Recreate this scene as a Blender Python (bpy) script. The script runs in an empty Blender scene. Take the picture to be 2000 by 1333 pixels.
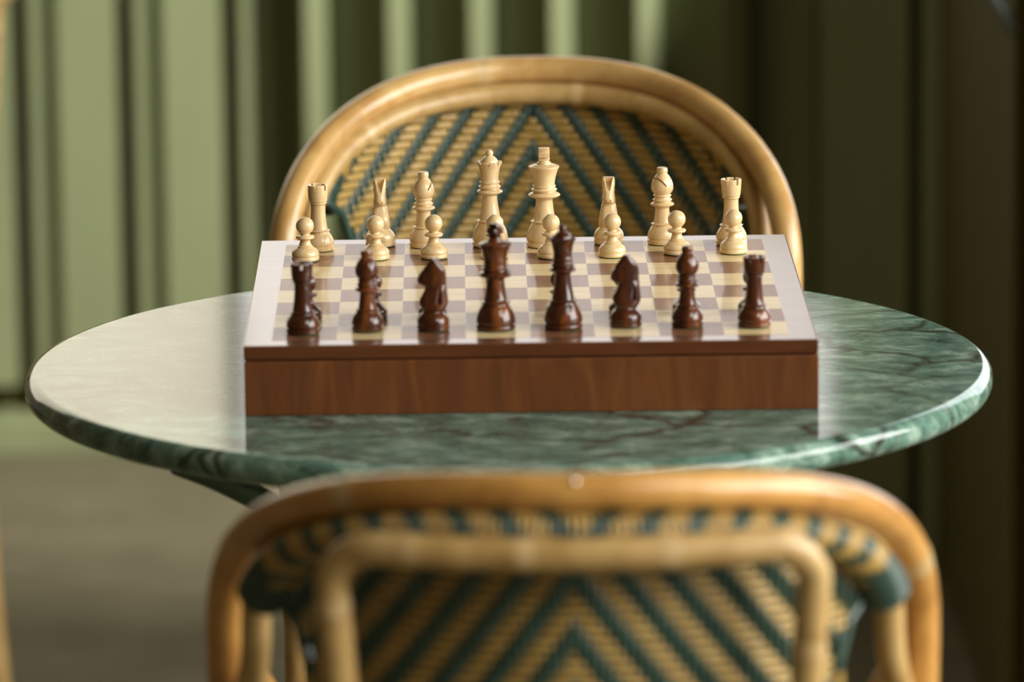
import bpy, bmesh, math, random
from mathutils import Vector, Matrix
random.seed(7)
PI = math.pi
scene = bpy.context.scene
C = scene.collection

# ------------------------------------------------------------ camera
CAM = Vector((-0.0450, -4.0112, 1.5634))
PT, YW, RL, FPX = 0.202490, 0.008433, -0.010765, 11242.87
fw = Vector((math.sin(YW)*math.cos(PT), math.cos(YW)*math.cos(PT), -math.sin(PT)))
rt = Vector((math.cos(YW), -math.sin(YW), 0)); up = rt.cross(fw)
r2 = rt*math.cos(RL) + up*math.sin(RL); u2 = up*math.cos(RL) - rt*math.sin(RL)
cd = bpy.data.cameras.new('camera'); cam = bpy.data.objects.new('camera', cd); C.objects.link(cam)
cam.matrix_world = Matrix(((r2.x, u2.x, -fw.x, CAM.x), (r2.y, u2.y, -fw.y, CAM.y), (r2.z, u2.z, -fw.z, CAM.z), (0, 0, 0, 1)))
cd.sensor_width = 36; cd.sensor_fit = 'HORIZONTAL'; cd.lens = FPX/2000*36
cd.dof.use_dof = True; cd.dof.focus_distance = 4.19; cd.dof.aperture_fstop = 5.0
cd.clip_start = 0.05
scene.camera = cam

# ------------------------------------------------------------ world, lights, exposure
vs = scene.view_settings
scene.display_settings.display_device = 'sRGB'
vs.view_transform = 'Standard'; vs.look = 'None'; vs.gamma = 1; vs.exposure = 0.18; vs.use_curve_mapping = False
w = bpy.data.worlds.new('room_ambient'); scene.world = w; w.use_nodes = True
w.node_tree.nodes['Background'].inputs[0].default_value = (1.0, 0.74, 0.38, 1)
w.node_tree.nodes['Background'].inputs[1].default_value = 0.085

def area_light(name, loc, target, sx, sy, radiance, col):
    l = bpy.data.lights.new(name, 'AREA'); l.shape = 'RECTANGLE'; l.size = sx; l.size_y = sy
    l.energy = radiance*PI*sx*sy; l.color = col
    o = bpy.data.objects.new(name, l); C.objects.link(o); o.location = loc
    o.rotation_euler = (Vector(target)-Vector(loc)).to_track_quat('-Z', 'Y').to_euler()
    return o
# shop windows at the front right and along the right side
area_light('daylight_window_front', (2.6, -3.2, 3.4), (0.0, 0.0, 0.8), 2.0, 1.6, 6.5, (1.0, 0.97, 0.88))
for y in (-2.5, -1.15, 0.2):
    area_light('daylight_window_right', (3.4, y, 1.9), (0.0, y*0.8, 1.2), 1.15, 1.8, 11.0, (1.0, 0.98, 0.94))
# window beyond the end of the right wall
area_light('daylight_window_far_right', (1.55, 2.7, 1.55), (1.2, 0.0, 1.4), 1.5, 1.7, 2.6, (0.92, 0.97, 1.0))
# added spot, no known lamp there, brightens the panelled wall
sl = bpy.data.lights.new('added_wall_light', 'SPOT'); sl.energy = 660; sl.color = (1.0, 0.96, 0.84); sl.spot_size = math.radians(32); sl.spot_blend = 1.0; sl.shadow_soft_size = 0.05
so = bpy.data.objects.new('added_wall_light', sl); C.objects.link(so); so.location = (1.10, 0.85, 2.75)
so.rotation_euler = (Vector((-0.20, 2.85, 0.33))-so.location).to_track_quat('-Z', 'Y').to_euler()
# windows over the panelling behind
area_light('daylight_window_back', (-1.27, 2.955, 1.72), (-1.27, 0.0, 1.72), 1.86, 1.3, 1.6, (1.0, 0.91, 0.70))
area_light('daylight_window_back', (0.045, 2.955, 1.72), (0.045, 0.0, 1.72), 0.73, 1.3, 1.35, (1.0, 0.95, 0.93))

# ------------------------------------------------------------ helpers
def new_obj(name, me, mat=None, parent=None, loc=None, rz=0):
    o = bpy.data.objects.new(name, me); C.objects.link(o)
    if mat is not None and me is not None and len(me.materials) == 0:
        for m in (mat if isinstance(mat, (list, tuple)) else [mat]): me.materials.append(m)
    if parent: o.parent = parent
    if loc: o.location = loc
    if rz: o.rotation_euler = (0, 0, rz)
    return o
def mesh(name, V, F, smooth=True, mats=None):
    me = bpy.data.meshes.new(name); me.from_pydata([tuple(v) for v in V], [], F); me.update()
    if smooth: me.polygons.foreach_set('use_smooth', [True]*len(me.polygons))
    if mats: me.polygons.foreach_set('material_index', mats)
    return me
def tag(o, label=None, cat=None, group=None, kind=None):
    if label: o['label'] = label
    if cat: o['category'] = cat
    if group: o['group'] = group
    if kind: o['kind'] = kind
    return o
def empty(name, loc=(0, 0, 0), rz=0):
    o = bpy.data.objects.new(name, None); C.objects.link(o); o.location = loc; o.rotation_euler = (0, 0, rz)
    o.empty_display_size = 0.05
    return o
def lathe(name, prof, n=40, angfn=None):
    """prof: (r, z) from the bottom axis to the top axis"""
    V = []; F = []; ring = []
    for k, (r, z) in enumerate(prof):
        if r < 1e-6:
            ring.append([len(V)]*n); V.append((0, 0, z)); continue
        base = len(V); ring.append([base+i for i in range(n)])
        for i in range(n):
            a = 2*PI*i/n; rr, zz = (r, z) if angfn is None else angfn(k, i, a, r, z)
            V.append((rr*math.cos(a), rr*math.sin(a), zz))
    for k in range(len(prof)-1):
        A, B = ring[k], ring[k+1]
        for i in range(n):
            j = (i+1) % n
            f = [A[i], A[j], B[j], B[i]]; g = []
            for q in f:
                if q not in g: g.append(q)
            if len(g) > 2: F.append(g)
    return mesh(name, V, F)
def smooth_path(P, sub=6, closed=False):
    n = len(P); out = []
    rng = range(n if closed else n-1)
    for i in rng:
        p0 = P[(i-1) % n] if closed or i > 0 else P[0]*2-P[1]
        p1 = P[i]; p2 = P[(i+1) % n]
        p3 = P[(i+2) % n] if closed or i+2 < n else P[-1]*2-P[-2]
        for s in range(sub):
            t = s/sub
            out.append(0.5*((2*p1)+(-p0+p2)*t+(2*p0-5*p1+4*p2-p3)*t*t+(-p0+3*p1-3*p2+p3)*t*t*t))
    if not closed: out.append(P[-1].copy())
    return out
def tube(name, P, r, n=16, closed=False, rfn=None, mfn=None, caps=True, flat=1.0):
    """tube along points; rfn(s) multiplies the radius, s = arc length; mfn(s) = material index"""
    m = len(P); V = []; F = []; MI = []
    S = [0.0]
    for i in range(1, m): S.append(S[-1]+(P[i]-P[i-1]).length)
    T = []
    for i in range(m):
        a = P[(i-1) % m] if closed or i > 0 else P[i]; b = P[(i+1) % m] if closed or i < m-1 else P[i]
        T.append((b-a).normalized())
    ref = Vector((0, 0, 1)) if abs(T[0].z) < 0.9 else Vector((0, 1, 0))
    nrm = (ref-T[0]*ref.dot(T[0])).normalized()
    for i in range(m):
        nrm = (nrm-T[i]*nrm.dot(T[i])).normalized(); b = T[i].cross(nrm)
        rr = r*(rfn(S[i]) if rfn else 1)
        for k in range(n):
            a = 2*PI*k/n; V.append(P[i]+nrm*math.cos(a)*rr+b*math.sin(a)*rr*flat)
    for i in range(m if closed else m-1):
        for k in range(n):
            j = (i+1) % m; l = (k+1) % n
            F.append([i*n+k, i*n+l, j*n+l, j*n+k]); MI.append(mfn(S[i]) if mfn else 0)
    if caps and not closed:
        for i, sg in ((0, -1), (m-1, 1)):
            # domed end
            c0 = len(V); rr = r*(rfn(S[i]) if rfn else 1)
            cen = P[i]
            for k in range(n): V.append(cen+(V[i*n+k]-cen)*0.8+T[i]*sg*rr*0.25)
            V.append(cen+T[i]*sg*rr*0.32)
            for k in range(n):
                l = (k+1) % n; a, bq = i*n+k, i*n+l
                F.append([a, c0+k, c0+l, bq] if sg > 0 else [bq, c0+l, c0+k, a]); MI.append(0)
                F.append([c0+k, c0+n, c0+l] if sg > 0 else [c0+l, c0+n, c0+k]); MI.append(0)
        # orient
    me = mesh(name, V, F, True, MI)
    bm = bmesh.new(); bm.from_mesh(me); bmesh.ops.recalc_face_normals(bm, faces=bm.faces); bm.to_mesh(me); bm.free()
    return me
def box_mesh(name, x0, x1, y0, y1, z0, z1, bev=0.0, seg=2, smooth=False):
    bm = bmesh.new(); bmesh.ops.create_cube(bm, size=1)
    for v in bm.verts: v.co = Vector((x0+(v.co.x+.5)*(x1-x0), y0+(v.co.y+.5)*(y1-y0), z0+(v.co.z+.5)*(z1-z0)))
    if bev: bmesh.ops.bevel(bm, geom=bm.edges[:], offset=bev, segments=seg, profile=0.5, affect='EDGES')
    me = bpy.data.meshes.new(name); bm.to_mesh(me); bm.free()
    return me
def boolean(me, cutters):
    o = bpy.data.objects.new('t', me); C.objects.link(o); cs = []
    for c in cutters:
        co = bpy.data.objects.new('c', c); C.objects.link(co); cs.append(co)
        md = o.modifiers.new('b', 'BOOLEAN'); md.operation = 'DIFFERENCE'; md.object = co; md.solver = 'EXACT'
    dg = bpy.context.evaluated_depsgraph_get(); dg.update()
    res = bpy.data.meshes.new_from_object(o.evaluated_get(dg))
    bpy.data.objects.remove(o)
    for co in cs: bpy.data.objects.remove(co)
    return res
def sharpen(me, ang=0.7):
    me.polygons.foreach_set('use_smooth', [True]*len(me.polygons))
    bm = bmesh.new(); bm.from_mesh(me)
    bmesh.ops.remove_doubles(bm, verts=bm.verts, dist=1e-6)
    for e in bm.edges:
        if len(e.link_faces) == 2 and e.calc_face_angle(0) > ang: e.smooth = False
    bm.to_mesh(me); bm.free(); return me

# ------------------------------------------------------------ materials
def mat(name):
    m = bpy.data.materials.new(name); m.use_nodes = True; nt = m.node_tree
    return m, nt, nt.nodes['Principled BSDF']
def nd(nt, t, **kw):
    n = nt.nodes.new(t)
    for k, v in kw.items():
        if k in n.inputs: n.inputs[k].default_value = v
        else: setattr(n, k, v)
    return n
def ramp(nt, stops, fac):
    r = nt.nodes.new('ShaderNodeValToRGB'); e = r.color_ramp.elements
    while len(e) < len(stops): e.new(0.5)
    for q, (p, c) in zip(e, stops): q.position = p; q.color = (*c, 1) if len(c) == 3 else c
    nt.links.new(fac, r.inputs[0]); return r
def coords(nt, scale=(1, 1, 1), rot=(0, 0, 0), obj=True, rnd=False):
    tc = nt.nodes.new('ShaderNodeTexCoord'); mp = nt.nodes.new('ShaderNodeMapping')
    mp.inputs['Scale'].default_value = scale; mp.inputs['Rotation'].default_value = rot
    nt.links.new(tc.outputs['Object'], mp.inputs['Vector'])
    if rnd:
        oi = nt.nodes.new('ShaderNodeObjectInfo'); ad = nt.nodes.new('ShaderNodeVectorMath'); ad.operation = 'SCALE'
        ad.inputs[0].default_value = (3.1, 1.7, 2.3)
        nt.links.new(oi.outputs['Random'], ad.inputs['Scale']); nt.links.new(ad.outputs[0], mp.inputs['Location'])
    return mp.outputs[0]
def bump(nt, bsdf, h, strength, dist):
    b = nd(nt, 'ShaderNodeBump', Strength=strength, Distance=dist); nt.links.new(h, b.inputs['Height'])
    nt.links.new(b.outputs[0], bsdf.inputs['Normal'])
def wood(name, stops, scale, rough, coat=0.0, coat_rough=0.05, dist=2.0, nscale=1.0, rnd=True, spec=0.5, bmp=0.0):
    m, nt, b = mat(name)
    v = coords(nt, scale, rnd=rnd)
    n = nd(nt, 'ShaderNodeTexNoise', Scale=nscale, Detail=6.0, Roughness=0.6, Distortion=dist); nt.links.new(v, n.inputs['Vector'])
    r = ramp(nt, stops, n.outputs[0]); nt.links.new(r.outputs[0], b.inputs['Base Color'])
    b.inputs['Roughness'].default_value = rough; b.inputs['Coat Weight'].default_value = coat
    b.inputs['Coat Roughness'].default_value = coat_rough; b.inputs['Specular IOR Level'].default_value = spec
    if bmp: bump(nt, b, n.outputs[0], bmp, 0.0004)
    return m
M_WHITE = wood('boxwood', [(0.3, (0.74, 0.51, 0.24)), (0.5, (0.83, 0.61, 0.32)), (0.7, (0.88, 0.69, 0.40))], (120, 120, 22), 0.35, 0.7, 0.12, 0.6)
M_DARK = wood('rosewood', [(0.3, (0.022, 0.0045, 0.0018)), (0.50, (0.080, 0.019, 0.005)), (0.70, (0.27, 0.080, 0.015))], (70, 70, 16), 0.35, 0.9, 0.04, 0.8, spec=0.25)
M_WAL = wood('walnut_box_side', [(0.25, (0.085, 0.025, 0.005)), (0.5, (0.145, 0.043, 0.0090)), (0.75, (0.21, 0.070, 0.015))], (45, 45, 7), 0.42, 0.10, 0.25, 1.2, rnd=False)
M_LID = wood('walnut_lid', [(0.25, (0.13, 0.055, 0.027)), (0.5, (0.17, 0.075, 0.038)), (0.75, (0.21, 0.10, 0.05))], (10, 60, 60), 0.32, 0.9, 0.10, 0.6, rnd=False)
M_LIDE = wood('walnut_lid_edge', [(0.25, (0.075, 0.020, 0.005)), (0.5, (0.115, 0.033, 0.008)), (0.75, (0.15, 0.045, 0.011))], (10, 60, 60), 0.36, 0.2, 0.15, 0.6, rnd=False)
M_SQL = wood('maple_inlay', [(0.3, (0.74, 0.55, 0.27)), (0.5, (0.84, 0.66, 0.36)), (0.7, (0.90, 0.74, 0.44))], (12, 160, 60), 0.35, 0.34, 0.08, 0.4, spec=0.15)
M_SQD = wood('walnut_inlay', [(0.3, (0.18, 0.075, 0.036)), (0.5, (0.24, 0.105, 0.052)), (0.7, (0.29, 0.135, 0.07))], (110, 14, 60), 0.35, 0.38, 0.08, 0.5, spec=0.15)
def plain(name, col, rough, metal=0.0, coat=0.0):
    m, nt, b = mat(name); b.inputs['Base Color'].default_value = (*col, 1); b.inputs['Roughness'].default_value = rough
    b.inputs['Metallic'].default_value = metal; b.inputs['Coat Weight'].default_value = coat
    v = coords(nt, (40, 40, 40)); n = nd(nt, 'ShaderNodeTexNoise', Scale=3.0, Detail=4.0); nt.links.new(v, n.inputs['Vector'])
    mx = nd(nt, 'ShaderNodeMapRange'); mx.inputs['To Min'].default_value = rough*0.85; mx.inputs['To Max'].default_value = rough*1.15
    nt.links.new(n.outputs[0], mx.inputs['Value']); nt.links.new(mx.outputs[0], b.inputs['Roughness'])
    return m
M_FELT = plain('green_felt', (0.01, 0.09, 0.03), 0.9)
M_HOLE = plain('dark_hole', (0.03, 0.012, 0.006), 0.8)
M_GREENMETAL = plain('green_painted_metal', (0.035, 0.075, 0.032), 0.45)
M_STEEL = plain('steel', (0.75, 0.75, 0.72), 0.15, 1.0)
M_BAM = wood('bamboo', [(0.3, (0.44, 0.235, 0.070)), (0.5, (0.60, 0.36, 0.12)), (0.7, (0.70, 0.46, 0.18))], (22, 22, 22), 0.35, 0.6, 0.18, 0.8)
M_BAMO = wood('amber_bamboo', [(0.3, (0.42, 0.19, 0.040)), (0.5, (0.60, 0.30, 0.070)), (0.7, (0.70, 0.38, 0.10))], (22, 22, 22), 0.35, 0.6, 0.18, 0.8)
M_NODE = wood('bamboo_node', [(0.3, (0.52, 0.33, 0.13)), (0.5, (0.66, 0.45, 0.20)), (0.7, (0.72, 0.52, 0.26))], (40, 40, 40), 0.4, 0.5, 0.2, 0.8)
M_BAMP = wood('pale_bamboo', [(0.3, (0.42, 0.25, 0.08)), (0.5, (0.56, 0.36, 0.13)), (0.7, (0.64, 0.44, 0.18))], (30, 30, 30), 0.4, 0.3, 0.25, 0.8)
M_TAN = wood('tan_strand', [(0.3, (0.38, 0.235, 0.060)), (0.5, (0.48, 0.31, 0.085)), (0.7, (0.56, 0.38, 0.12))], (60, 60, 60), 0.38, 0.2, 0.2, 0.5)
M_GRN = wood('green_strand', [(0.3, (0.022, 0.052, 0.038)), (0.5, (0.036, 0.080, 0.060)), (0.7, (0.055, 0.11, 0.085))], (60, 60, 60), 0.32, 0.3, 0.15, 0.5)

def wallpaint(name, c):
    m, nt, b = mat(name)
    v = coords(nt, (6, 6, 2)); n = nd(nt, 'ShaderNodeTexNoise', Scale=2.0, Detail=5.0); nt.links.new(v, n.inputs['Vector'])
    r = ramp(nt, [(0.3, tuple(x*0.93 for x in c)), (0.7, tuple(x*1.05 for x in c))], n.outputs[0])
    nt.links.new(r.outputs[0], b.inputs['Base Color']); b.inputs['Roughness'].default_value = 0.7; b.inputs['Specular IOR Level'].default_value = 0.25
    return m
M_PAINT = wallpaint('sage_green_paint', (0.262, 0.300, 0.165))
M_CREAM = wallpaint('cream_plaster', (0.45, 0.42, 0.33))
M_SHADED = wallpaint('shaded_wall_paint', (0.080, 0.064, 0.009))  # shade of right wall and slots put into a darker wall colour

def marble():
    m, nt, b = mat('green_marble')
    v = coords(nt, (1, 1, 1))
    w1 = nd(nt, 'ShaderNodeTexNoise', Scale=6.0, Detail=4.0, Roughness=0.6)
    nt.links.new(v, w1.inputs['Vector'])
    mixv = nd(nt, 'ShaderNodeVectorMath', operation='MULTIPLY_ADD')
    nt.links.new(w1.outputs['Color'], mixv.inputs[0]); mixv.inputs[1].default_value = (0.10, 0.10, 0.10); nt.links.new(v, mixv.inputs[2])
    mp = nd(nt, 'ShaderNodeMapping'); mp.inputs['Scale'].default_value = (1.0, 2.2, 2.0); mp.inputs['Rotation'].default_value = (0, 0, 0.35)
    nt.links.new(mixv.outputs[0], mp.inputs['Vector'])
    cl = nd(nt, 'ShaderNodeTexNoise', Scale=26.0, Detail=9.0, Roughness=0.68); nt.links.new(mp.outputs[0], cl.inputs['Vector'])
    base = ramp(nt, [(0.27, (0.012, 0.036, 0.030)), (0.38, (0.060, 0.125, 0.098)), (0.52, (0.135, 0.245, 0.190)), (0.64, (0.34, 0.47, 0.38))], cl.outputs[0])
    # thin dark veins
    vo = nd(nt, 'ShaderNodeTexVoronoi', Scale=5.5, feature='DISTANCE_TO_EDGE'); nt.links.new(mp.outputs[0], vo.inputs['Vector'])
    vr = ramp(nt, [(0.0, (1, 1, 1)), (0.018, (0.6, 0.6, 0.6)), (0.04, (0, 0, 0))], vo.outputs['Distance'])
    n2 = nd(nt, 'ShaderNodeTexNoise', Scale=7.0, Detail=3.0); nt.links.new(v, n2.inputs['Vector'])
    gate = ramp(nt, [(0.40, (0, 0, 0)), (0.52, (1, 1, 1))], n2.outputs[0])
    mul = nd(nt, 'ShaderNodeMath', operation='MULTIPLY'); nt.links.new(vr.outputs[0], mul.inputs[0]); nt.links.new(gate.outputs[0], mul.inputs[1])
    mx = nd(nt, 'ShaderNodeMix', data_type='RGBA'); nt.links.new(mul.outputs[0], mx.inputs[0]); nt.links.new(base.outputs[0], mx.inputs[6])
    mx.inputs[7].default_value = (0.020, 0.022, 0.014, 1)
    # long thin veins crossing the slab
    n5 = nd(nt, 'ShaderNodeTexNoise', Scale=4.2, Detail=5.0, Roughness=0.55, Distortion=0.6); nt.links.new(mp.outputs[0], n5.inputs['Vector'])
    r5 = ramp(nt, [(0.488, (0, 0, 0)), (0.4945, (0.7, 0.7, 0.7)), (0.4965, (0.7, 0.7, 0.7)), (0.503, (0, 0, 0))], n5.outputs[0])
    mxa = nd(nt, 'ShaderNodeMix', data_type='RGBA'); nt.links.new(r5.outputs[0], mxa.inputs[0]); nt.links.new(mx.outputs[2], mxa.inputs[6])
    mxa.inputs[7].default_value = (0.030, 0.034, 0.022, 1); mx = mxa
    # fine light crackle
    v3 = nd(nt, 'ShaderNodeTexVoronoi', Scale=42.0, feature='DISTANCE_TO_EDGE'); nt.links.new(mp.outputs[0], v3.inputs['Vector'])
    r3 = ramp(nt, [(0.0, (0.35, 0.35, 0.35)), (0.04, (0, 0, 0))], v3.outputs['Distance'])
    mx2 = nd(nt, 'ShaderNodeMix', data_type='RGBA'); nt.links.new(r3.outputs[0], mx2.inputs[0]); nt.links.new(mx.outputs[2], mx2.inputs[6])
    mx2.inputs[7].default_value = (0.22, 0.40, 0.30, 1)
    nt.links.new(mx2.outputs[2], b.inputs['Base Color'])
    b.inputs['Roughness'].default_value = 0.09; b.inputs['IOR'].default_value = 1.52
    bump(nt, b, cl.outputs[0], 0.04, 0.0006)
    return m
M_MARB = marble()
def carpet():
    m, nt, b = mat('grey_brown_carpet')
    v = coords(nt, (1, 1, 1))
    n = nd(nt, 'ShaderNodeTexNoise', Scale=9.0, Detail=8.0, Roughness=0.7); nt.links.new(v, n.inputs['Vector'])
    f = nd(nt, 'ShaderNodeTexNoise', Scale=260.0, Detail=3.0); nt.links.new(v, f.inputs['Vector'])
    r = ramp(nt, [(0.3, (0.12, 0.105, 0.062)), (0.7, (0.185, 0.165, 0.105))], n.outputs[0])
    nt.links.new(r.outputs[0], b.inputs['Base Color']); b.inputs['Roughness'].default_value = 0.95
    bump(nt, b, f.outputs[0], 0.5, 0.004)
    return m
M_CARP = carpet()

# ------------------------------------------------------------ setting
fl = new_obj('floor', box_mesh('floor', -3.2, 3.8, -5.0, 4.2, -0.06, 0.0), M_CARP); tag(fl, kind='structure')

def panel_from(name, pts, z0, z1, parent, m, back=0.03):
    """vertical folded panel: pts = plan polyline, left to right, seen from -Y; closed behind"""
    n = len(pts); V = []; F = []
    nx, ny = (pts[-1][1]-pts[0][1]), -(pts[-1][0]-pts[0][0])
    L = math.hypot(nx, ny) or 1; nx, ny = -nx/L, -ny/L           # away from the room
    bx = [(pts[i][0]+nx*back, pts[i][1]+ny*back) for i in (n-1, 0)]
    ring = list(pts)+bx; k = len(ring)
    for z in (z0, z1):
        for (x, y) in ring: V.append((x, y, z))
    for i in range(k):
        j = (i+1) % k; F.append([i, j, k+j, k+i])
    F.append(list(range(k))[::-1]); F.append([k+i for i in range(k)])
    return new_obj(name, mesh(name, V, F, False), m, parent)

ZW = 1.02
wb = empty('wall_back'); tag(wb, kind='structure')
wbody = new_obj('wall_core', box_mesh('wall_core', -2.9, -0.24, 3.02, 3.12, 0, 2.6), M_CREAM, wb)
YB = 2.95
P0 = -0.538 - 0.129*5
for i in range(7):
    x = P0 + i*0.129
    # flat board, then slot, batten, slanted return
    panel_from('panel', [(x-0.019, YB+0.040), (x, YB), (x+0.070, YB), (x+0.0715, YB+0.055)], 0.085, ZW, wb, M_PAINT, 0.075)
    panel_from('batten', [(x+0.0925, YB+0.045), (x+0.0935, YB+0.012), (x+0.108, YB+0.010), (x+0.1105, YB+0.030)], 0.085, ZW, wb, M_PAINT, 0.04)
xe = P0+7*0.129
new_obj('panel_end', box_mesh('panel_end', xe-0.018, xe+0.02, YB+0.02, YB+0.06, 0.085, ZW), M_PAINT, wb)
new_obj('wall_backing', box_mesh('wall_backing', P0-0.1, -0.24, YB+0.06, YB+0.07, 0.0, ZW), M_SHADED, wb)
bb = new_obj('baseboard_back', box_mesh('baseboard_back', -2.9, -0.25, 2.93, 3.02, 0, 0.046, 0.004), M_PAINT); tag(bb, kind='structure')
sill = new_obj('trim_1', box_mesh('trim_1', -2.9, -0.24, 2.93, 3.03, ZW, ZW+0.03, 0.004), M_PAINT); tag(sill, kind='structure')

# middle wall runs obliquely towards the camera
def wl(px):      # point of the oblique wall line on a plan ray
    s = {0: 0}.get(px)
    u = (px-1000)/FPX/math.cos(PT)*1.0
    return u
LA, LB = Vector((-0.29, 2.95)), Vector((0.487, 2.27))
def plan(px, off=0.0):
    d = fw*FPX + r2*(px-1000) - u2*(300-666.5)
    sl = d.x/d.y; D = LB-LA
    # CAM.x + sl*t = LA.x + D.x*k ; CAM.y + t = LA.y + D.y*k
    k = (LA.x - CAM.x - sl*(LA.y-CAM.y)) / (sl*D.y - D.x)
    p = LA + D*k
    y = p.y+off; return (CAM.x+sl*(y-CAM.y), y)
wm = empty('wall_middle'); tag(wm, kind='structure')
strips = [600, 762, 921, 1078, 1246, 1416]
edges = [560]+[]
seq = [(560, 600)]
for i, s in enumerate(strips):
    nxt = strips[i+1] if i+1 < len(strips) else 1592
    tall = 1.19 if s > 1300 else ZW
    a = plan(s, -0.042); b = plan(s+42); b = (b[0], a[1]+0.002); c = plan(s+47, 0.024); d = plan(nxt-1, 0.024)
    pts = [(a[0]+0.002, a[1]+0.062), a, b, (b[0]+0.003, b[1]+0.048), c, d]
    panel_from('panel', pts, 0.0, tall, wm, M_PAINT, 0.03)
a = plan(548, 0.0); panel_from('panel', [a, plan(556, 0.03), plan(590, 0.02), plan(600, 0.01)], 0, ZW, wm, M_PAINT, 0.05)
for s, n_ in ((1604, 1782), (1798, 1845)):
    th_ = 1.19 if s < 1700 else 1.30
    panel_from('panel', [plan(s-6, 0.03), plan(s+6, 0.0), plan(n_-8, 0.0), plan(n_, 0.03)], 0.0, th_, wm, M_PAINT, 0.05)
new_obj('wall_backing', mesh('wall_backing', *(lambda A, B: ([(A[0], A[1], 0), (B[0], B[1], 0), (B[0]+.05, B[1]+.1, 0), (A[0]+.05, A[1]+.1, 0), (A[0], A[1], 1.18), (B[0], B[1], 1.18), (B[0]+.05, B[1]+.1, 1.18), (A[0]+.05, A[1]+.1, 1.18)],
    [[0, 1, 5, 4], [1, 2, 6, 5], [2, 3, 7, 6], [3, 0, 4, 7], [4, 5, 6, 7], [3, 2, 1, 0]]))(plan(1400, 0.07), plan(1860, 0.07)), False), M_SHADED, wm)
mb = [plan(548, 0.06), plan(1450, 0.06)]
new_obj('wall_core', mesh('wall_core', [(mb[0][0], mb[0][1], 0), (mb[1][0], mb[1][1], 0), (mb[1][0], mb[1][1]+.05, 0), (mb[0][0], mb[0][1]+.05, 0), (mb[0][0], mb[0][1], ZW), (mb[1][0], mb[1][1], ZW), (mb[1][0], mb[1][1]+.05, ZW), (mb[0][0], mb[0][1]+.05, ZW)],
    [[0, 1, 5, 4], [1, 2, 6, 5], [2, 3, 7, 6], [3, 0, 4, 7], [4, 5, 6, 7], [3, 2, 1, 0]], False), M_SHADED, wm)

wr = empty('wall_right'); tag(wr, kind='structure')
new_obj('wall_core', box_mesh('wall_core', 0.50, 0.58, 1.40, 2.40, 0, 1.30), M_SHADED, wr)
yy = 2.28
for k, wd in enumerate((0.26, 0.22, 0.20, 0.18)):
    new_obj('panel', box_mesh('panel', 0.487-0.001*k, 0.50, yy-wd+0.012, yy, 0.0, 1.30, 0.003), M_SHADED, wr); yy -= wd

# window above the panelling (daylight comes through it)
wn = empty('window_1', (0, 0, 0)); tag(wn, kind='structure')
new_obj('window_frame', box_mesh('window_frame', -2.30, 0.45, 2.955, 3.0, ZW+0.03, ZW+0.055, 0.003), M_PAINT, wn)
new_obj('window_frame', box_mesh('window_frame', -2.30, 0.45, 2.955, 3.0, 2.39, 2.42, 0.003), M_PAINT, wn)
for x in (-2.27, -0.331, 0.43):
    new_obj('window_frame', box_mesh('window_frame', x-(0.008 if -1 < x < 0 else 0.02), x+(0.008 if -1 < x < 0 else 0.02), 2.95, 3.0, ZW+0.055, 2.39, 0.003), M_PAINT, wn)

# ------------------------------------------------------------ table
TX, TY, TZ, TR = -0.0141, -0.0256, 0.730, 0.3415
tb = empty('bistro_table', (TX, TY, 0)); tag(tb, 'round green marble bistro table on a green metal pedestal, carrying the chess set', 'table')
prof = [(0, TZ-0.021)]; prof += [(0.2, TZ-0.021), (TR-0.012, TZ-0.021)]
for k in range(1, 7):
    a = -PI/2+k*PI/12; prof.append((TR-0.012+0.012*math.cos(a), TZ-0.011+0.010*math.sin(a)))
for k in range(0, 7):
    a = k*PI/12; prof.append((TR-0.0085+0.0085*math.cos(a), TZ-0.0085+0.0085*math.sin(a)))
prof += [(TR-0.0090, TZ), (TR-0.02, TZ), (0.2, TZ), (0, TZ)]
new_obj('tabletop', sharpen(lathe('tabletop', prof, 160), 1.2), M_MARB, tb)
col = smooth_path([Vector((0, 0, 0.03)), Vector((0, 0, 0.25)), Vector((0, 0, 0.50))], 4)
new_obj('column', tube('column', col, 0.024, 24), M_GREENMETAL, tb)
for k in range(4):
    a = math.radians((218, 314, 38, 134)[k]); ca, sa = math.cos(a), math.sin(a)
    P = [Vector((0.287*ca, 0.287*sa, 0.7000)), Vector((0.245*ca, 0.245*sa, 0.679)), Vector((0.17*ca, 0.17*sa, 0.633)), Vector((0.08*ca, 0.08*sa, 0.565)), Vector((0.02*ca, 0.02*sa, 0.48))]
    new_obj('arm', tube('arm', smooth_path(P, 6), 0.0088, 20), M_GREENMETAL, tb)
    P = [Vector((0.018*ca, 0.018*sa, 0.10)), Vector((0.10*ca, 0.10*sa, 0.075)), Vector((0.20*ca, 0.20*sa, 0.03)), Vector((0.27*ca, 0.27*sa, 0.014))]
    new_obj('foot', tube('foot', smooth_path(P, 6), 0.013, 16), M_GREENMETAL, tb)
new_obj('mounting_plate', box_mesh('mounting_plate', -0.06, 0.06, -0.06, 0.06, TZ-0.027, TZ-0.021, 0.002), M_GREENMETAL, tb)

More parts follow.
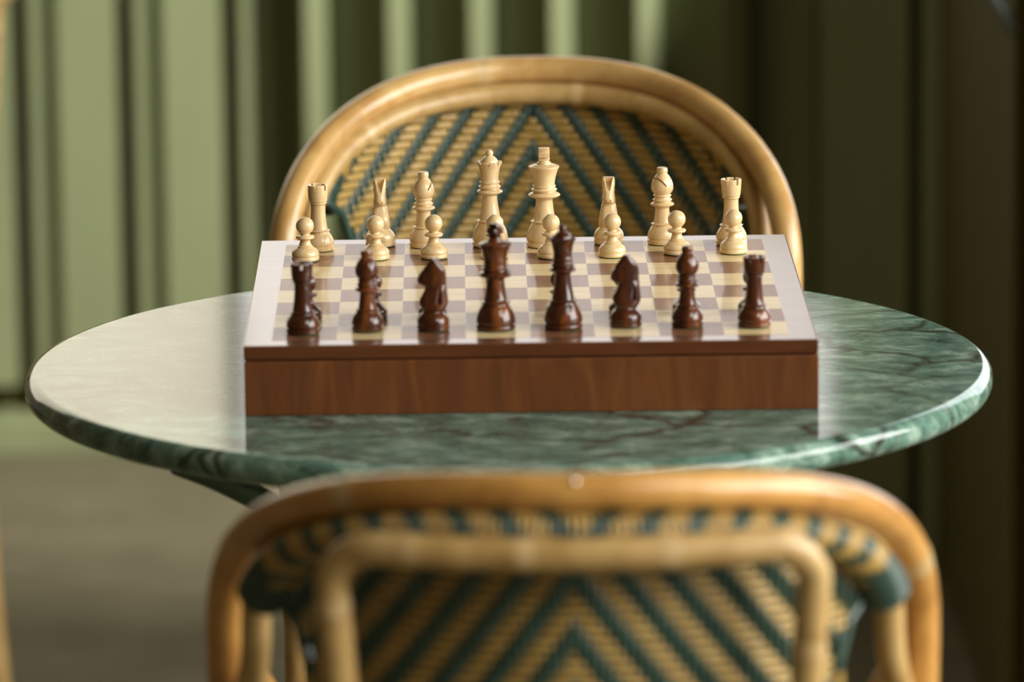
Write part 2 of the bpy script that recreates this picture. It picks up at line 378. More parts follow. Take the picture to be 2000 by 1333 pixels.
# ------------------------------------------------------------ chess box
HB = 0.04838; ZB = TZ+HB; HALF = 0.1948; LT = 0.0098
cb = empty('chess_board', (0, 0, TZ)); tag(cb, 'walnut chess box with inlaid maple and walnut board as its lid, on the marble table', 'chess board')
new_obj('box', box_mesh('box', -HALF+0.0002, HALF+0.0002, -HALF-0.0003, HALF, 0.0, HB-LT-0.0009, 0.0009, 2), M_WAL, cb)
new_obj('seam', box_mesh('seam', -HALF+0.003, HALF-0.003, -HALF+0.003, HALF-0.003, HB-LT-0.002, HB-LT+0.001), M_HOLE, cb)
me = box_mesh('lid', -HALF, HALF, -HALF, HALF, HB-LT, HB, 0.0011, 3)
me.materials.append(M_LID); me.materials.append(M_LIDE)
for p in me.polygons: p.material_index = 0 if p.normal.z > 0.9 else 1
lid = new_obj('lid', me, None, cb)
SQ = 0.044
sql = box_mesh('maple_square', -SQ/2+0.00008, SQ/2-0.00008, -SQ/2+0.00008, SQ/2-0.00008, HB-0.002, HB+0.00012)
sqd = box_mesh('walnut_square', -SQ/2+0.00008, SQ/2-0.00008, -SQ/2+0.00008, SQ/2-0.00008, HB-0.002, HB+0.00012)
sql.materials.append(M_SQL); sqd.materials.append(M_SQD)
for i in range(8):
    for j in range(8):
        light = (i+j) % 2 == 1
        new_obj('maple_square' if light else 'walnut_square', sql if light else sqd, None, lid, ((i-3.5)*SQ, (j-3.5)*SQ, 0))
ZT = ZB+0.00013

# ------------------------------------------------------------ chessmen (mm)
def mm(L): return [(r/1000, z/1000) for r, z in L]
def arc(cr, cz, r, a0, a1, n=8):
    return [(cr+r*math.cos(a0+(a1-a0)*k/n), cz+r*math.sin(a0+(a1-a0)*k/n)) for k in range(n+1)]
def bead(rin, rout, z, h, n=6):      # rounded ring
    return [(rin+(rout-rin)*math.sin(PI*k/n)**0.7, z-h/2+h*k/n) for k in range(n+1)]
def basep(R, zc):                     # band, groove, round-shouldered body up to the ring at zc
    L = [(0, 0.7), (R*0.90, 0.7), (R*0.97, 0.8), (R, 1.3), (R, 3.5), (R*0.975, 3.85), (R*0.935, 4.15), (R*0.965, 4.6), (R*0.997, 5.4)]
    for k in range(1, 11):
        t = k/10; L.append((R*(0.997-0.325*t**1.9), 5.4+(zc-1.3-5.4)*t))
    return L
def felt(R): return lathe('felt', mm([(0, 0), (R*0.92, 0), (R*0.93, 0.7), (0, 0.7)]), 32)
def pawn_m():
    R = 10.1
    p = [(0, 0.7), (R*.9, .7), (R*.97, .8), (R, 1.3), (R, 3.3), (R*.98, 3.6), (R*.955, 3.8), (R*.985, 4.1), (R*.995, 5.0), (R*.975, 6.3), (R*.91, 7.6), (R*.80, 8.8), (R*.66, 9.8), (5.9, 10.2),
         (6.0, 10.8), (5.3, 11.1), (4.5, 12.2), (3.9, 13.8), (3.7, 15.4), (3.9, 16.2), (6.2, 16.5), (6.75, 17.2), (6.7, 18.1), (6.1, 18.8), (3.6, 19.2), (3.4, 19.9)]
    p += arc(0, 25.9, 6.55, -1.02, PI/2-0.001, 14); p[-1] = (0, 32.45)
    return sharpen(lathe('body', mm(p), 40), 0.9)
def rook_m():
    R = 11.5; p = basep(R, 15)
    p += bead(7.5, 8.6, 15, 1.2)+[(6.9, 16.0), (6.4, 18.2), (5.95, 21.5), (5.6, 25), (5.35, 29), (5.3, 33.2), (5.5, 34.6)]+bead(5.8, 6.4, 35.6, 1.2)+[(6.3, 36.6), (6.7, 37.0), (6.85, 37.6), (6.75, 38.0), (7.0, 38.8), (7.25, 42.0), (7.6, 48.6), (7.5, 49.0), (6.0, 49.0), (5.8, 48.8), (5.6, 45.6), (0, 45.4)]
    m_ = lathe('body', mm(p), 48)
    cs = []
    for k in range(3):
        a = k*PI/3+PI/2
        b = box_mesh('c', -0.00095, 0.00095, -0.011, 0.011, 0.0453, 0.052)
        b.transform(Matrix.Rotation(a, 4, 'Z')); cs.append(b)
    return sharpen(boolean(m_, cs), 0.6)
def bishop_m(rot):
    R = 11.0; p = basep(R, 15)
    p += bead(7.1, 8.2, 15.0, 1.2)+[(6.3, 16), (5.9, 18), (5.5, 21), (5.1, 25), (5.15, 26.6), (5.6, 27.4)]+bead(6.0, 8.5, 29.3, 3.2)+[(6.3, 31.1)]+bead(6.2, 7.1, 32.5, 1.8)+[(6.0, 33.7), (5.7, 34.3)]+bead(5.7, 6.6, 35.7, 1.6)
    p += [(5.7, 36.8), (6.4, 37.4), (7.4, 38.8), (8.0, 40.6), (8.1, 42.2), (7.8, 44.2), (7.0, 46.6), (5.8, 48.8), (4.6, 50.6), (3.7, 51.5), (3.5, 52.0), (3.9, 52.4), (4.0, 53.2), (3.95, 55.0), (3.6, 55.9), (2.4, 56.3), (0, 56.4)]
    m_ = lathe('body', mm(p), 44)
    b = box_mesh('c', 0.0022, 0.012, -0.012, 0.012, -0.0006, 0.0006)
    b.transform(Matrix.Rotation(-0.95, 4, 'Y')); b.transform(Matrix.Translation((0.0005, 0, 0.0415))); b.transform(Matrix.Rotation(rot, 4, 'Z'))
    return sharpen(boolean(m_, [b]), 0.6)
def queen_m():
    R = 13.3; p = basep(R, 19.5)
    p += bead(8.7, 9.9, 19.5, 1.3)+[(7.9, 20.6), (7.4, 23.0), (6.7, 27), (6.0, 31.5), (5.5, 36), (5.4, 38.2), (6.2, 39.0)]+bead(6.6, 9.5, 41.2, 3.6)+[(7.3, 43.2)]+bead(7.2, 8.3, 44.8, 1.8)+[(7.0, 46.0), (6.7, 46.7)]+bead(6.8, 7.5, 48.2, 1.6)
    p += [(6.6, 49.4), (6.5, 51.5), (6.8, 54.5), (7.4, 57.5), (8.2, 60.2), (9.1, 61.8), (9.3, 63.4), (8.6, 63.7), (7.4, 62.4), (6.6, 62.6), (6.2, 64.0), (5.2, 65.7), (3.8, 67.0), (2.4, 67.6), (2.3, 68.0)]
    crown = len(p)-9
    p += arc(0, 69.5, 2.9, -0.75, PI/2-0.001, 8); p[-1] = (0, 72.4)
    kk = [i for i, q in enumerate(p) if q in ((9.3, 63.4), (8.6, 63.7))]
    def af(k, i, a, r, z):
        if k in kk:
            d = abs(((a*8/(2*PI)+0.5) % 1)-0.5)
            return (r, z-0.0021*max(0, 1-d/0.17))
        return (r, z)
    return sharpen(lathe('body', mm(p), 64, af), 0.8)
def king_m():
    R = 13.6; p = basep(R, 19)
    p += bead(8.9, 10.2, 19.0, 1.3)+[(8.1, 20.2), (7.6, 22.8), (7.0, 26.5), (6.5, 30.5), (6.1, 34.5), (6.5, 35.9)]+bead(7.2, 11.8, 38.6, 4.6)+[(8.4, 41.0)]+bead(8.3, 9.6, 42.6, 2.0)+[(8.0, 43.9)]+bead(7.9, 8.6, 45.2, 1.6)
    p += [(7.9, 46.4), (7.9, 48.0), (8.5, 51.5), (9.5, 55.2), (10.9, 58.6), (11.35, 59.4), (11.2, 60.0), (8.0, 61.2), (5.4, 61.8), (5.2, 62.4), (5.1, 62.9), (4.1, 63.2), (3.9, 64.2), (3.4, 64.4), (0, 64.5)]
    return sharpen(lathe('body', mm(p), 56), 0.8)
def cross_m():
    # cross pattee, thick; local: wide along x, thick along y
    out = [(-2.7, 64.0), (2.7, 64.0), (2.3, 65.6), (1.9, 66.6), (2.2, 67.2), (3.9, 66.4), (4.3, 67.0), (4.3, 70.2), (3.9, 70.8), (2.2, 69.8), (1.9, 70.4), (2.5, 72.6), (2.2, 73.7), (-2.2, 73.7), (-2.5, 72.6), (-1.9, 70.4), (-2.2, 69.8), (-3.9, 70.8), (-4.3, 70.2), (-4.3, 67.0), (-3.9, 66.4), (-2.2, 67.2), (-1.9, 66.6), (-2.3, 65.6)]
    bm = bmesh.new(); T = 4.1
    f = bm.faces.new([bm.verts.new((x/1000, -T/1000, z/1000)) for x, z in out])
    r = bmesh.ops.extrude_face_region(bm, geom=[f]); bmesh.ops.translate(bm, verts=[v for v in r['geom'] if isinstance(v, bmesh.types.BMVert)], vec=(0, 2*T/1000, 0))
    bmesh.ops.recalc_face_normals(bm, faces=bm.faces)
    bmesh.ops.bevel(bm, geom=bm.edges[:], offset=0.00045, segments=2, profile=0.5, affect='EDGES')
    me = bpy.data.meshes.new('cross'); bm.to_mesh(me); bm.free(); return sharpen(me, 1.0)
def interp(tab, z):
    for (z0, a), (z1, b) in zip(tab, tab[1:]):
        if z <= z1:
            t = max(0, (z-z0)/(z1-z0)); return a+(b-a)*t
    return tab[-1][1]
def knight_m():
    """muzzle towards +x, mane towards -x"""
    R = 11.2; p = [(0, .7), (R*.9, .7), (R*.97, .8), (R, 1.3), (R, 3.5), (R*.98, 3.9), (R*.955, 4.1), (R*.985, 4.4), (R*.997, 5.4), (R*.985, 7.0), (R*.94, 8.6), (R*.86, 10.2), (R*.76, 11.4), (R*.69, 12.2), (7.2, 12.8), (6.9, 13.8), (7.0, 15.2), (0, 15.4)]
    base = lathe('base', mm(p), 40)
    fr = [(13.0, 6.4), (15, 7.2), (17, 8.6), (19.5, 9.6), (22, 9.0), (25, 7.2), (28, 5.7), (29.8, 5.2), (30.6, 5.4), (31.3, 8.0), (32.2, 9.6), (33.6, 10.3), (35.4, 10.4), (37, 9.9), (38.6, 9.3), (40.4, 8.0), (42.4, 6.6), (44.4, 5.2), (46.4, 3.6), (48.2, 2.6), (49.4, 1.2), (50, -0.6)]
    bk = [(13.0, -7.0), (15, -8.6), (17.5, -10.0), (20.5, -10.5), (24, -10.1), (28, -9.6), (33, -9.3), (38, -9.2), (41, -8.9), (43.5, -8.0), (46, -6.2), (48, -4.4), (49.4, -3.2), (50, -2.2)]
    hw = [(13.0, 6.6), (15, 7.5), (17, 7.5), (20, 7.0), (24, 6.3), (28, 5.6), (30.5, 5.0), (31.4, 5.0), (34, 4.9), (38, 4.4), (41, 4.6), (45, 4.8), (48.5, 4.6), (50, 4.0)]
    zs = [13.0, 14, 15, 16, 17.5, 19, 20.5, 22, 23.5, 25, 26.5, 28, 29.3, 30.2, 30.7, 31.3, 31.9, 32.6, 33.6, 34.6, 35.6, 36.6, 37.6, 38.6, 39.8, 41, 42.2, 43.4, 44.6, 45.8, 47, 48, 48.8, 49.4, 50]
    n = 36; V = []; F = []
    for z in zs:
        f, b_, w_ = interp(fr, z), interp(bk, z), interp(hw, z)
        cx, ax = (f+b_)/2, (f-b_)/2
        for i in range(n):
            a = 2*PI*i/n; ca, sa = math.cos(a), math.sin(a)
            e = 0.62
            x = cx+ax*math.copysign(abs(ca)**e, ca)
            y = w_*math.copysign(abs(sa)**e, sa)
            # face narrows in front of the cheek, mane ridge narrows behind
            t = (x-cx)/ax
            if z > 30: y *= 1-0.22*max(0, t)**1.5 if z < 40 else 1-0.10*max(0, t)
            if t < 0: y *= 1-0.34*(-t)**2
            V.append((x/1000, y/1000, z/1000))
    m_ = len(zs)
    for k in range(m_-1):
        for i in range(n):
            j = (i+1) % n; F.append([k*n+i, k*n+j, (k+1)*n+j, (k+1)*n+i])
    F.append(list(range(n))[::-1]); F.append([(m_-1)*n+i for i in range(n)])
    head = mesh('head', V, F)
    cs = []
    # groove between the ears, sloping down towards the forehead
    def cyl(r, L, n_=20):
        bm = bmesh.new(); bmesh.ops.create_cone(bm, cap_ends=True, segments=n_, radius1=r, radius2=r, depth=L)
        me = bpy.data.meshes.new('c'); bm.to_mesh(me); bm.free(); return me
    def cone(r1, r2_, L, n_=20):
        bm = bmesh.new(); bmesh.ops.create_cone(bm, cap_ends=True, segments=n_, radius1=r1, radius2=r2_, depth=L)
        me = bpy.data.meshes.new('c'); bm.to_mesh(me); bm.free(); return me
    bw = bmesh.new(); tri = [(-0.0036, 0.0135), (0.0036, 0.0135), (0.0034, 0.0065), (0.0012, 0.0015), (-0.0012, 0.0015), (-0.0034, 0.0065)]
    f_ = bw.faces.new([bw.verts.new((0, y_, z_)) for y_, z_ in tri]); ex = bmesh.ops.extrude_face_region(bw, geom=[f_])
    bmesh.ops.translate(bw, verts=[v for v in ex['geom'] if isinstance(v, bmesh.types.BMVert)], vec=(0.016, 0, 0)); bmesh.ops.recalc_face_normals(bw, faces=bw.faces)
    g = bpy.data.meshes.new('c'); bw.to_mesh(g); bw.free()
    g.transform(Matrix.Rotation(0.42, 4, 'Y')); g.transform(Matrix.Translation((-0.0026, 0, 0.0438))); cs.append(g)
    # cheek hollows beside the forehead
    for s in (-1, 1):
        g = cyl(0.0030, 0.012); g.transform(Matrix.Rotation(0.35, 4, 'Y')); g.transform(Matrix.Translation((0.0092, s*0.0062, 0.0395))); cs.append(g)
        # nostrils
        g = cyl(0.00055, 0.0034, 10); g.transform(Matrix.Rotation(PI/2, 4, 'Y')); g.transform(Matrix.Translation((0.0102, s*0.0016, 0.0338))); cs.append(g)
        # mane cut, jaw line
        g = cyl(0.0026, 0.030); g.transform(Matrix.Rotation(-0.16, 4, 'Y')); g.transform(Matrix.Translation((-0.0068, s*0.0070, 0.034))); cs.append(g)
    # mouth
    g = box_mesh('c', 0.0066, 0.013, -0.008, 0.008, 0.0316, 0.0322); cs.append(g)
    head = boolean(head, cs)
    bm = bmesh.new(); bm.from_mesh(base); bm.from_mesh(head)
    me = bpy.data.meshes.new('body'); bm.to_mesh(me); bm.free()
    sharpen(me, 0.5)
    return me
MESH = {}
BASER = {'pawn': 10.1, 'rook': 11.5, 'bishop': 11.0, 'queen': 13.3, 'king': 13.6, 'knight': 11.2}
def body(kind, m):
    key = (kind, m.name)
    if key not in MESH:
        me = {'pawn': pawn_m, 'rook': rook_m, 'queen': queen_m, 'king': king_m, 'knight': knight_m}[kind]() if kind != 'bishop' else bishop_m(0)
        me.materials.clear(); me.materials.append(m); MESH[key] = me
    return MESH[key]
PROTO = {}
def chessman(kind, colour, x, y, rz, label, sc=1.0):
    m = M_WHITE if colour == 'white' else M_DARK
    key = (kind, colour)
    if key not in PROTO:
        t = empty('chess_'+kind, (x, y, ZT), rz); t['category'] = 'chess piece'
        new_obj('body', body(kind, m), None, t)
        if kind == 'king': new_obj('cross', cross_m(), m, t)
        if kind == 'knight':
            for s in (-1, 1):
                e = lathe('eye', [(0, -0.0004), (0.0005, -0.0002), (0.00055, 0.0001), (0, 0.0005)], 12)
                e.transform(Matrix.Rotation(-s*PI/2, 4, 'X')); e.transform(Matrix.Translation((0.0020, s*0.00455, 0.0425)))
                new_obj('eye', e, M_HOLE, t)
        new_obj('felt', felt(BASER[kind]), M_FELT, t)
        PROTO[key] = t
    else:
        s = PROTO[key]; t = s.copy(); C.objects.link(t); t.location = (x, y, ZT); t.rotation_euler = (0, 0, rz)
        for ch in list(s.children):
            c = ch.copy(); C.objects.link(c); c.parent = t
    t.scale = (sc, sc, sc); t['label'] = label
    t['group'] = ('pale boxwood chessmen on the far ranks' if colour == 'white' else 'dark stained chessmen on the near ranks')
    return t
W = [('rook', -0.1513, 0.1527, 0.3, 'pale rook behind the leftmost pale pawn, at the far left corner'),
     ('knight', -0.1060, 0.1680, -PI/2, 'pale knight facing the viewer, between the left pale rook and pale bishop'),
     ('bishop', -0.0738, 0.1614, 0.2, 'pale bishop standing beside the pale queen, left of her'),
     ('queen', -0.0250, 0.1605, 0, 'pale queen with notched crown and ball top'),
     ('king', 0.0150, 0.1581, PI/2, 'pale king with cross top, tallest of the pale chessmen'),
     ('knight', 0.0625, 0.1649, -PI/2-0.05, 'pale knight facing the viewer, just right of the pale king'),
     ('bishop', 0.1020, 0.1619, -2.55, 'pale bishop showing its slanted cut, between right pale knight and rook'),
     ('rook', 0.1525, 0.1554, 0.1, 'pale rook behind the rightmost pale pawn, at the far right corner')]
for k, x, y, rz, lb in W: chessman(k, 'white', x, y, rz, lb, 1.02 if k == 'bishop' and x > 0 else 1.0)
PW = [(-0.1601, 0.1121, 'in front of the left pale rook'), (-0.1089, 0.1147, 'in front of the left pale knight'), (-0.0664, 0.1158, 'in front of the left pale bishop'),
      (-0.0220, 0.1129, 'in front of the pale queen, half hidden by the dark king'), (0.0190, 0.1122, 'in front of the pale king'), (0.0636, 0.1134, 'in front of the right pale knight'),
      (0.1110, 0.1203, 'in front of the right pale bishop'), (0.1525, 0.1216, 'in front of the right pale rook')]
for i, (x, y, lb) in enumerate(PW): chessman('pawn', 'white', x, y, i*1.3, 'small pale pawn '+lb)
B = [('rook', -0.1554, -0.1530, 0.5, 'dark brown rook in the near left corner of the board'),
     ('bishop', -0.1112, -0.1471, 0.4, 'dark brown bishop between the near left rook and knight'),
     ('knight', -0.0662, -0.1466, PI-0.12, 'dark brown knight facing left, beside the dark king'),
     ('king', -0.0233, -0.1472, 0.75, 'dark brown king with cross top'),
     ('queen', 0.0228, -0.1464, 0.2, 'dark brown queen with notched crown, right of the dark king'),
     ('knight', 0.0658, -0.1423, PI+0.10, 'dark brown knight facing left, beside the dark queen'),
     ('bishop', 0.1079, -0.1452, 1.0, 'dark brown bishop between the near right knight and rook'),
     ('rook', 0.1536, -0.1479, 0.1, 'dark brown rook in the near right corner of the board')]
for k, x, y, rz, lb in B: chessman(k, 'dark', x, y, rz, lb)
names = ['left rook', 'left bishop', 'left knight', 'king', 'queen', 'right knight', 'right bishop', 'right rook']
for i, (px, py) in enumerate([(-0.1530, -0.106), (-0.1078, -0.106), (-0.0668, -0.107), (-0.0236, -0.106), (0.0210, -0.105), (0.0650, -0.104), (0.1090, -0.103), (0.1545, -0.103)]):
    chessman('pawn', 'dark', px, py, i, 'small dark pawn peeking out from behind the dark '+names[i])

# ------------------------------------------------------------ rattan chairs
ZC = 0.8242
def backy(x, z):          # y of the back surface (chair faces +y)
    t = max(0.0, z-0.45)
    q = min(abs(x), 0.22)/0.2
    return -0.115*t + 0.128*q**2 + 0.042*q**5
def hoop_pts(a, ztop, D, n, zend, xend, yo=0.0, N=28):
    L = []
    for k in range(N+1):
        t = k/N*PI/2
        x = a*math.sin(t)**(2/n); z = ztop-D+D*max(0.0, math.cos(t))**(2/n)
        L.append((x, z))
    zl = ztop-D
    m_ = 6
    for k in range(1, m_+1):
        q = k/m_; L.append((a+(xend-a)*q*q*(3-2*q), zl+(zend-zl)*q))
    R = [Vector((x, backy(x, z)+yo, z)) for x, z in L]
    Lf = [Vector((-v.x, v.y, v.z)) for v in reversed(R[1:])]
    return Lf+R
def resample(P, step):
    out = [P[0]]; acc = 0; i = 0; cur = P[0]
    for q in P[1:]:
        d = (q-cur).length
        while d >= step:
            cur = cur+(q-cur)*(step/d); out.append(cur); d = (q-cur).length
    return out
def inner_z(x, a=0.183, ztop=0.8035, D=0.108, n=2.8):
    t = min(1.0, abs(x)/a); return ztop-D+D*(1-t**n)**(1/n)
def half_w(z):
    # outline of the woven panel
    if z < 0.702: return 0.150
    # hoop width at this z
    D = 0.108; q = (z-(0.8035-D))/D
    hwid = 0.183*max(0.0, 1-q**2.8)**(1/2.8) if q > 0 else 0.183
    if z > 0.742: return hwid
    e = (z-0.702)/0.040; e = e*e
    return min(hwid, 0.150+(0.183-0.150)*e)
CW, RH = 0.00433, 0.0062
def top_z(x):
    if abs(x) <= 0.150: return inner_z(x)
    return inner_z(x)
def bot_z(x):
    if abs(x) <= 0.150: return 0.47
    return 0.702+0.040*math.sqrt((abs(x)-0.150)/0.033)
def nodes_at(pos, wdt=0.004):
    def rf(s):
        for p in pos:
            d = abs(s-p)
            if d < wdt: return 1+0.05*(0.5+0.5*math.cos(PI*d/wdt))
        return 1.0
    def mf(s):
        for p in pos:
            if abs(s+0.002-p) < wdt*1.1: return 1
        return 0
    return rf, mf
def build_chair(name, loc, rz, label, over, node_pos, nails):
    t = empty(name, loc, rz); tag(t, label, 'chair')
    bam = [M_BAMO if over < 3.2 else M_BAM, M_NODE]; pal = [M_BAMP, M_NODE]
    P = resample(hoop_pts(0.2055, ZC, 0.1416, 2.8, 0.43, 0.196), 0.005)
    rf, mf = nodes_at(node_pos, 0.007)
    new_obj('outer_hoop', tube('outer_hoop', P, 0.0115, 20, rfn=rf, mfn=mf), bam, t)
    # bare inner hoop, in front of the weave, running into the outer hoop lower down
    P = resample(hoop_pts(0.1855, 0.8065, 0.110, 2.8, 0.62, 0.199, 0.011), 0.005)
    rf, mf = nodes_at([0.06, 0.35, 0.55], 0.005)
    new_obj('inner_hoop', tube('inner_hoop', P, 0.0088, 16, rfn=rf, mfn=mf), pal, t)
    # padded core that the weave wraps over
    core = [p for p in resample(hoop_pts(0.183, 0.8035, 0.108, 2.8, 0.66, 0.183, -0.0125), 0.0044) if p.z > 0.733]
    new_obj('wrapped_core', tube('wrapped_core', resample(core, 0.01), 0.0092, 12), M_GRN, t)
    n = 16; nc = len(core)
    for i, p in enumerate(core):
        T = (core[min(i+1, nc-1)]-core[max(i-1, 0)]).normalized()
        nr = Vector((0, 1, 0)); nr = (nr-T*nr.dot(T)).normalized(); b = T.cross(nr)
        V = []; F = []; MI = []
        rel = i-nc//2; sg = 1 if rel >= 0 else -1
        thick = 0.0050*max(0.0, 1-min(i, nc-1-i)/16)
        for k in range(n):
            a = 2*PI*k/n
            c = nr*math.cos(a)+b*math.sin(a)
            for dr, ds in ((-0.0012, -0.0021), (0.0008, -0.0014), (0.0014, 0), (0.0008, 0.0014), (-0.0012, 0.0021)):
                V.append(p+c*(0.0100+dr+thick)+T*ds)
        for k in range(n):
            l = (k+1) % n
            aa = 2*PI*(k+.5)/n
            ph = (abs(rel)+(aa if aa < PI else aa-2*PI)*1.9) % 6
            g = 1 if ph < 2.6 else 0
            if i < 7 or i > nc-8: g = 1
            for q in range(4): F.append([k*5+q, k*5+q+1, l*5+q+1, l*5+q]); MI.append(g)
        new_obj('wrap_strand', mesh('wrap_strand', V, F, True, MI), [M_TAN, M_GRN], t)
    # weft strands
    NR = int((0.795-0.47)/RH)
    for j in range(NR+1):
        z = 0.472+j*RH; hw = half_w(z)
        if hw < 0.012: continue
        ni = int(hw/CW); sub = 3
        xs = [(-ni-0.4)*CW + q*CW/sub for q in range(int((2*ni+0.8)*sub)+1)]
        V = []; F = []
        for x in xs:
            ic = x/CW
            ph = (abs(ic)+j) % 6
            # centre of the float
            c = (over-1)/2
            d = abs(((ph-c+3) % 6)-3)              # distance from the float centre in columns
            f = 1/(1+math.exp((d-over/2)*5.0))       # 1 in front, 0 behind
            y = backy(x, z)+(-0.0014+0.0030*f)
            if not (over == 4) : pass
            hh = RH*0.5*(0.78+0.22*math.sqrt(max(0, 1-(d/(over/2+0.4))**2)) if d < over/2+0.4 else 0.78)
            th = 0.0013
            for (u, v_) in ((0, -1), (1, -0.55), (1.25, 0), (1, 0.55), (0, 1), (-1, 0.55), (-1.25, 0), (-1, -0.55)):
                V.append((x, y+u*th*0.8, z+v_*hh))
        K = 8
        for i in range(len(xs)-1):
            for k in range(K):
                l = (k+1) % K; F.append([i*K+k, (i+1)*K+k, (i+1)*K+l, i*K+l])
        F.append(list(range(K))); F.append([(len(xs)-1)*K+k for k in range(K)][::-1])
        new_obj('weft_strand', mesh('weft_strand', V, F), M_TAN, t)
    # warp strands
    NCc = int(0.180/CW)
    for i in range(-NCc, NCc+1):
        x = i*CW; z0, z1 = bot_z(x), top_z(x)
        if z1-z0 < 0.008: continue
        V = []; F = []
        nz = int((z1-z0)/(RH/3)); K = 6
        for q in range(nz+1):
            z = z0+(z1-z0)*q/nz; jj = (z-0.472)/RH
            ph = (abs(i)+jj) % 6; c = (over-1)/2
            d = abs(((ph-c+3) % 6)-3); f = 1/(1+math.exp((d-over/2)*5.0))
            y = backy(x, z)+(0.0014-0.0028*f)
            for (u, v_) in ((1, -0.5), (1.4, 0), (1, 0.5), (-1, 0.5), (-1.4, 0), (-1, -0.5)):
                V.append((x+v_*CW*1.0, y+u*0.0010, z))
        for q in range(nz):
            for k in range(K):
                l = (k+1) % K; F.append([q*K+k, q*K+l, (q+1)*K+l, (q+1)*K+k])
        new_obj('warp_strand', mesh('warp_strand', V, F), M_GRN, t)
    # bound edge down each side of the panel
    for s in (-1, 1):
        Pp = [Vector((s*0.1515, backy(0.15, 0.47+k*0.0145), 0.47+k*0.0145)) for k in range(17)]+[Vector((s*0.158, backy(.158, .722), 0.722)), Vector((s*0.170, backy(.17, .738), 0.737)), Vector((s*0.183, backy(.18, .745), 0.745))]
        Pr = resample(Pp, 0.005)
        new_obj('edge_binding', tube('edge_binding', Pr, 0.0042, 10, rfn=lambda q: 0.9+0.12*abs(math.sin(q*PI/0.005)), mfn=lambda q: 1 if (q/0.0062) % 6 < 2.6 or q > 0.235 else 0), [M_TAN, M_GRN], t)
    # rear frame: upside-down U of bamboo, going down into the rear legs
    pts = []
    for k in range(0, 7):
        a = k/6*PI/2; pts.append((0.1345-0.026+0.026*math.sin(a), 0.793-0.026+0.026*math.cos(a)))
    Pz = [Vector((0, 0, 0.793))]+[Vector((x, 0, z)) for x, z in pts]+[Vector((0.1305, 0, 0.70)), Vector((0.126, 0, 0.58)), Vector((0.128, 0, 0.46))]
    Pz = smooth_path(Pz, 4); Rr = [Vector((p.x, backy(p.x, p.z)-0.070*(p.x/0.2)**2-0.0245+0.01*(0 if p.z > .5 else 1-(p.z-.46)/.04), p.z)) for p in Pz]
    Lr = [Vector((-p.x, p.y, p.z)) for p in reversed(Rr[1:])]
    allp = resample(Lr+Rr, 0.005)
    rf, mf = nodes_at([0.12, 0.30, 0.375, 0.44, 0.52, 0.66], 0.005)
    new_obj('rear_frame', tube('rear_frame', allp, 0.0098, 16, rfn=rf, mfn=mf), pal, t)
    for s in (-1, 1):
        P = smooth_path([Vector((s*0.128, 0.008, 0.458)), Vector((s*0.140, 0.002, 0.30)), Vector((s*0.158, -0.004, 0.13)), Vector((s*0.168, -0.012, 0.006))], 8)
        new_obj('leg', tube('leg', P, 0.0125, 16), pal, t)
        P = smooth_path([Vector((s*0.165, 0.335, 0.445)), Vector((s*0.170, 0.345, 0.25)), Vector((s*0.178, 0.355, 0.006))], 8)
        new_obj('leg', tube('leg', P, 0.0125, 16), bam, t)
        # arm brace: forward from the hoop, then down to the seat
        hy = backy(0.2, 0.62)-0.080
        P = smooth_path([Vector((s*0.203, hy+0.078, 0.632)), Vector((s*0.206, hy+0.10, 0.640)), Vector((s*0.206, hy+0.22, 0.632)), Vector((s*0.200, hy+0.31, 0.604)), Vector((s*0.1905, hy+0.345, 0.565)), Vector((s*0.190, hy+0.352, 0.51)), Vector((s*0.190, hy+0.352, 0.425))], 6)
        new_obj('arm_brace', tube('arm_brace', P, 0.0095, 16), bam, t)
    # seat
    def seat_path(hx, y0, y1, rr, z, N=8):
        P = []
        for cx, cy, a0 in ((hx-rr, y1-rr, 0), (-hx+rr, y1-rr, PI/2), (-hx+rr, y0+rr, PI), (hx-rr, y0+rr, 1.5*PI)):
            for k in range(N+1):
                a = a0+k/N*PI/2; P.append(Vector((cx+rr*math.cos(a), cy+rr*math.sin(a), z)))
        return P
    for k in range(9):
        off = 0.0016*math.sin(PI*k/8)
        new_obj('edge_strand', tube('edge_strand', seat_path(0.184+off, -0.005-off, 0.372+off, 0.055, 0.425+k*0.0068), 0.0036, 8, closed=True), M_TAN if k % 2 else M_GRN, t)
    bm = bmesh.new()
    for k in range(58):
        x = -0.176+k*0.352/57
        dx = max(0, abs(x)-0.129); cut = 0.055-math.sqrt(max(0, 0.055**2-dx*dx))
        bmesh.ops.create_cube(bm, size=1, matrix=Matrix.Translation((x, 0.1835, 0.478+0.001*(k % 2))) @ Matrix.Diagonal((0.0056, 0.374-2*cut, 0.004, 1)))
    me = bpy.data.meshes.new('seat_weave'); bm.to_mesh(me); bm.free()
    for i, p in enumerate(me.polygons): p.material_index = 1 if (i//6) % 6 < 2 else 0
    tag(new_obj('seat_weave', me, [M_TAN, M_GRN], t), kind='stuff')
    new_obj('seat_frame', tube('seat_frame', seat_path(0.172, 0.006, 0.360, 0.05, 0.440), 0.011, 12, closed=True), M_BAM, t)
    for y in (0.02, 0.34):
        new_obj('stretcher', tube('stretcher', [Vector((-0.165, y, 0.24)), Vector((0, y, 0.24)), Vector((0.165, y, 0.24))], 0.008, 12), pal, t)
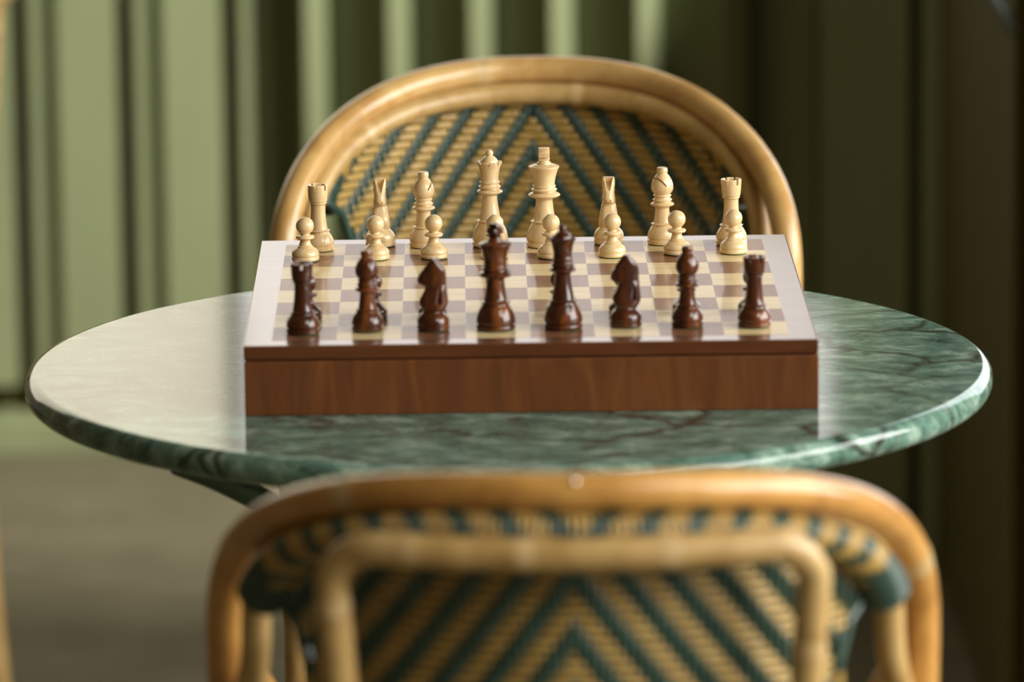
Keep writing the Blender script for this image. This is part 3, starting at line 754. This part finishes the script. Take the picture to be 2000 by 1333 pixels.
    # nails
    nm = lathe('nail', [(0, -0.001), (0.0022, -0.001), (0.0021, 0.0003), (0.0013, 0.0010), (0, 0.0013)], 14)
    for (x, z, yo, tilt, yaw) in nails:
        o = new_obj('nail', nm, M_STEEL, t, (x, backy(x, z)+yo, z)); o.rotation_euler = (tilt, 0, yaw)
    return t

def hz(x, a=0.2055, D=0.1416, n=2.8):
    q = min(1, abs(x)/a); return ZC-D+D*(1-q**n)**(1/n)
def hx(z, a=0.2055, D=0.1416, n=2.8):
    q = max(0, (z-(ZC-D))/D); return a*(1-q**n)**(1/n)
ch_back = build_chair('rattan_chair', (0.0133, 0.664, 0), PI-0.005, 'rattan chair with chevron weave facing the viewer, behind the table', 3.5, [0.66, 1.0],
    [(hx(0.735), 0.735, 0.0115, -PI/2, 0), (-hx(0.748), 0.748, 0.0115, -PI/2, 0), (-0.098, hz(0.098)+0.006, 0.0095, -PI/3, 0)])
ch_front = build_chair('rattan_chair', (0.0155, -0.802, 0), -0.017, 'rattan chair seen from behind, close in front of the table', 2.9, [0.48, 0.92],
    [(0.001, ZC+0.0085, -0.0075, PI/4, 0), (0.117, hz(0.117)+0.0085, -0.0075, PI/4, 0)])
ch_front.scale = (1.02, 1, 1.0018); ch_back.scale = (0.985, 1, 1)
# third chair at the left edge of the picture: a copy
third = ch_back.copy(); C.objects.link(third); third.location = (-0.533, 1.50, 0); third.rotation_euler = (0, 0, PI/2)
third['label'] = 'rattan chair at the left edge, only its back rim and a leg showing'
for c_ in list(ch_back.children):
    d_ = c_.copy(); C.objects.link(d_); d_.parent = third
for o in (ch_back, ch_front, third): o['group'] = 'rattan chairs around the room'

# unidentified sloping strip at the top right corner, built as a metal tube
ar = new_obj('sloping_strip', tube('sloping_strip', smooth_path([Vector((0.448, 1.44, 0.800)), Vector((0.468, 1.44, 0.769)), Vector((0.482, 1.44, 0.748)), Vector((0.502, 1.44, 0.712))], 6), 0.0070, 14), plain('grey_green_metal', (0.10, 0.12, 0.10), 0.4))
tag(ar, 'dark grey green metal bracket sloping from the dark right wall', 'strip')
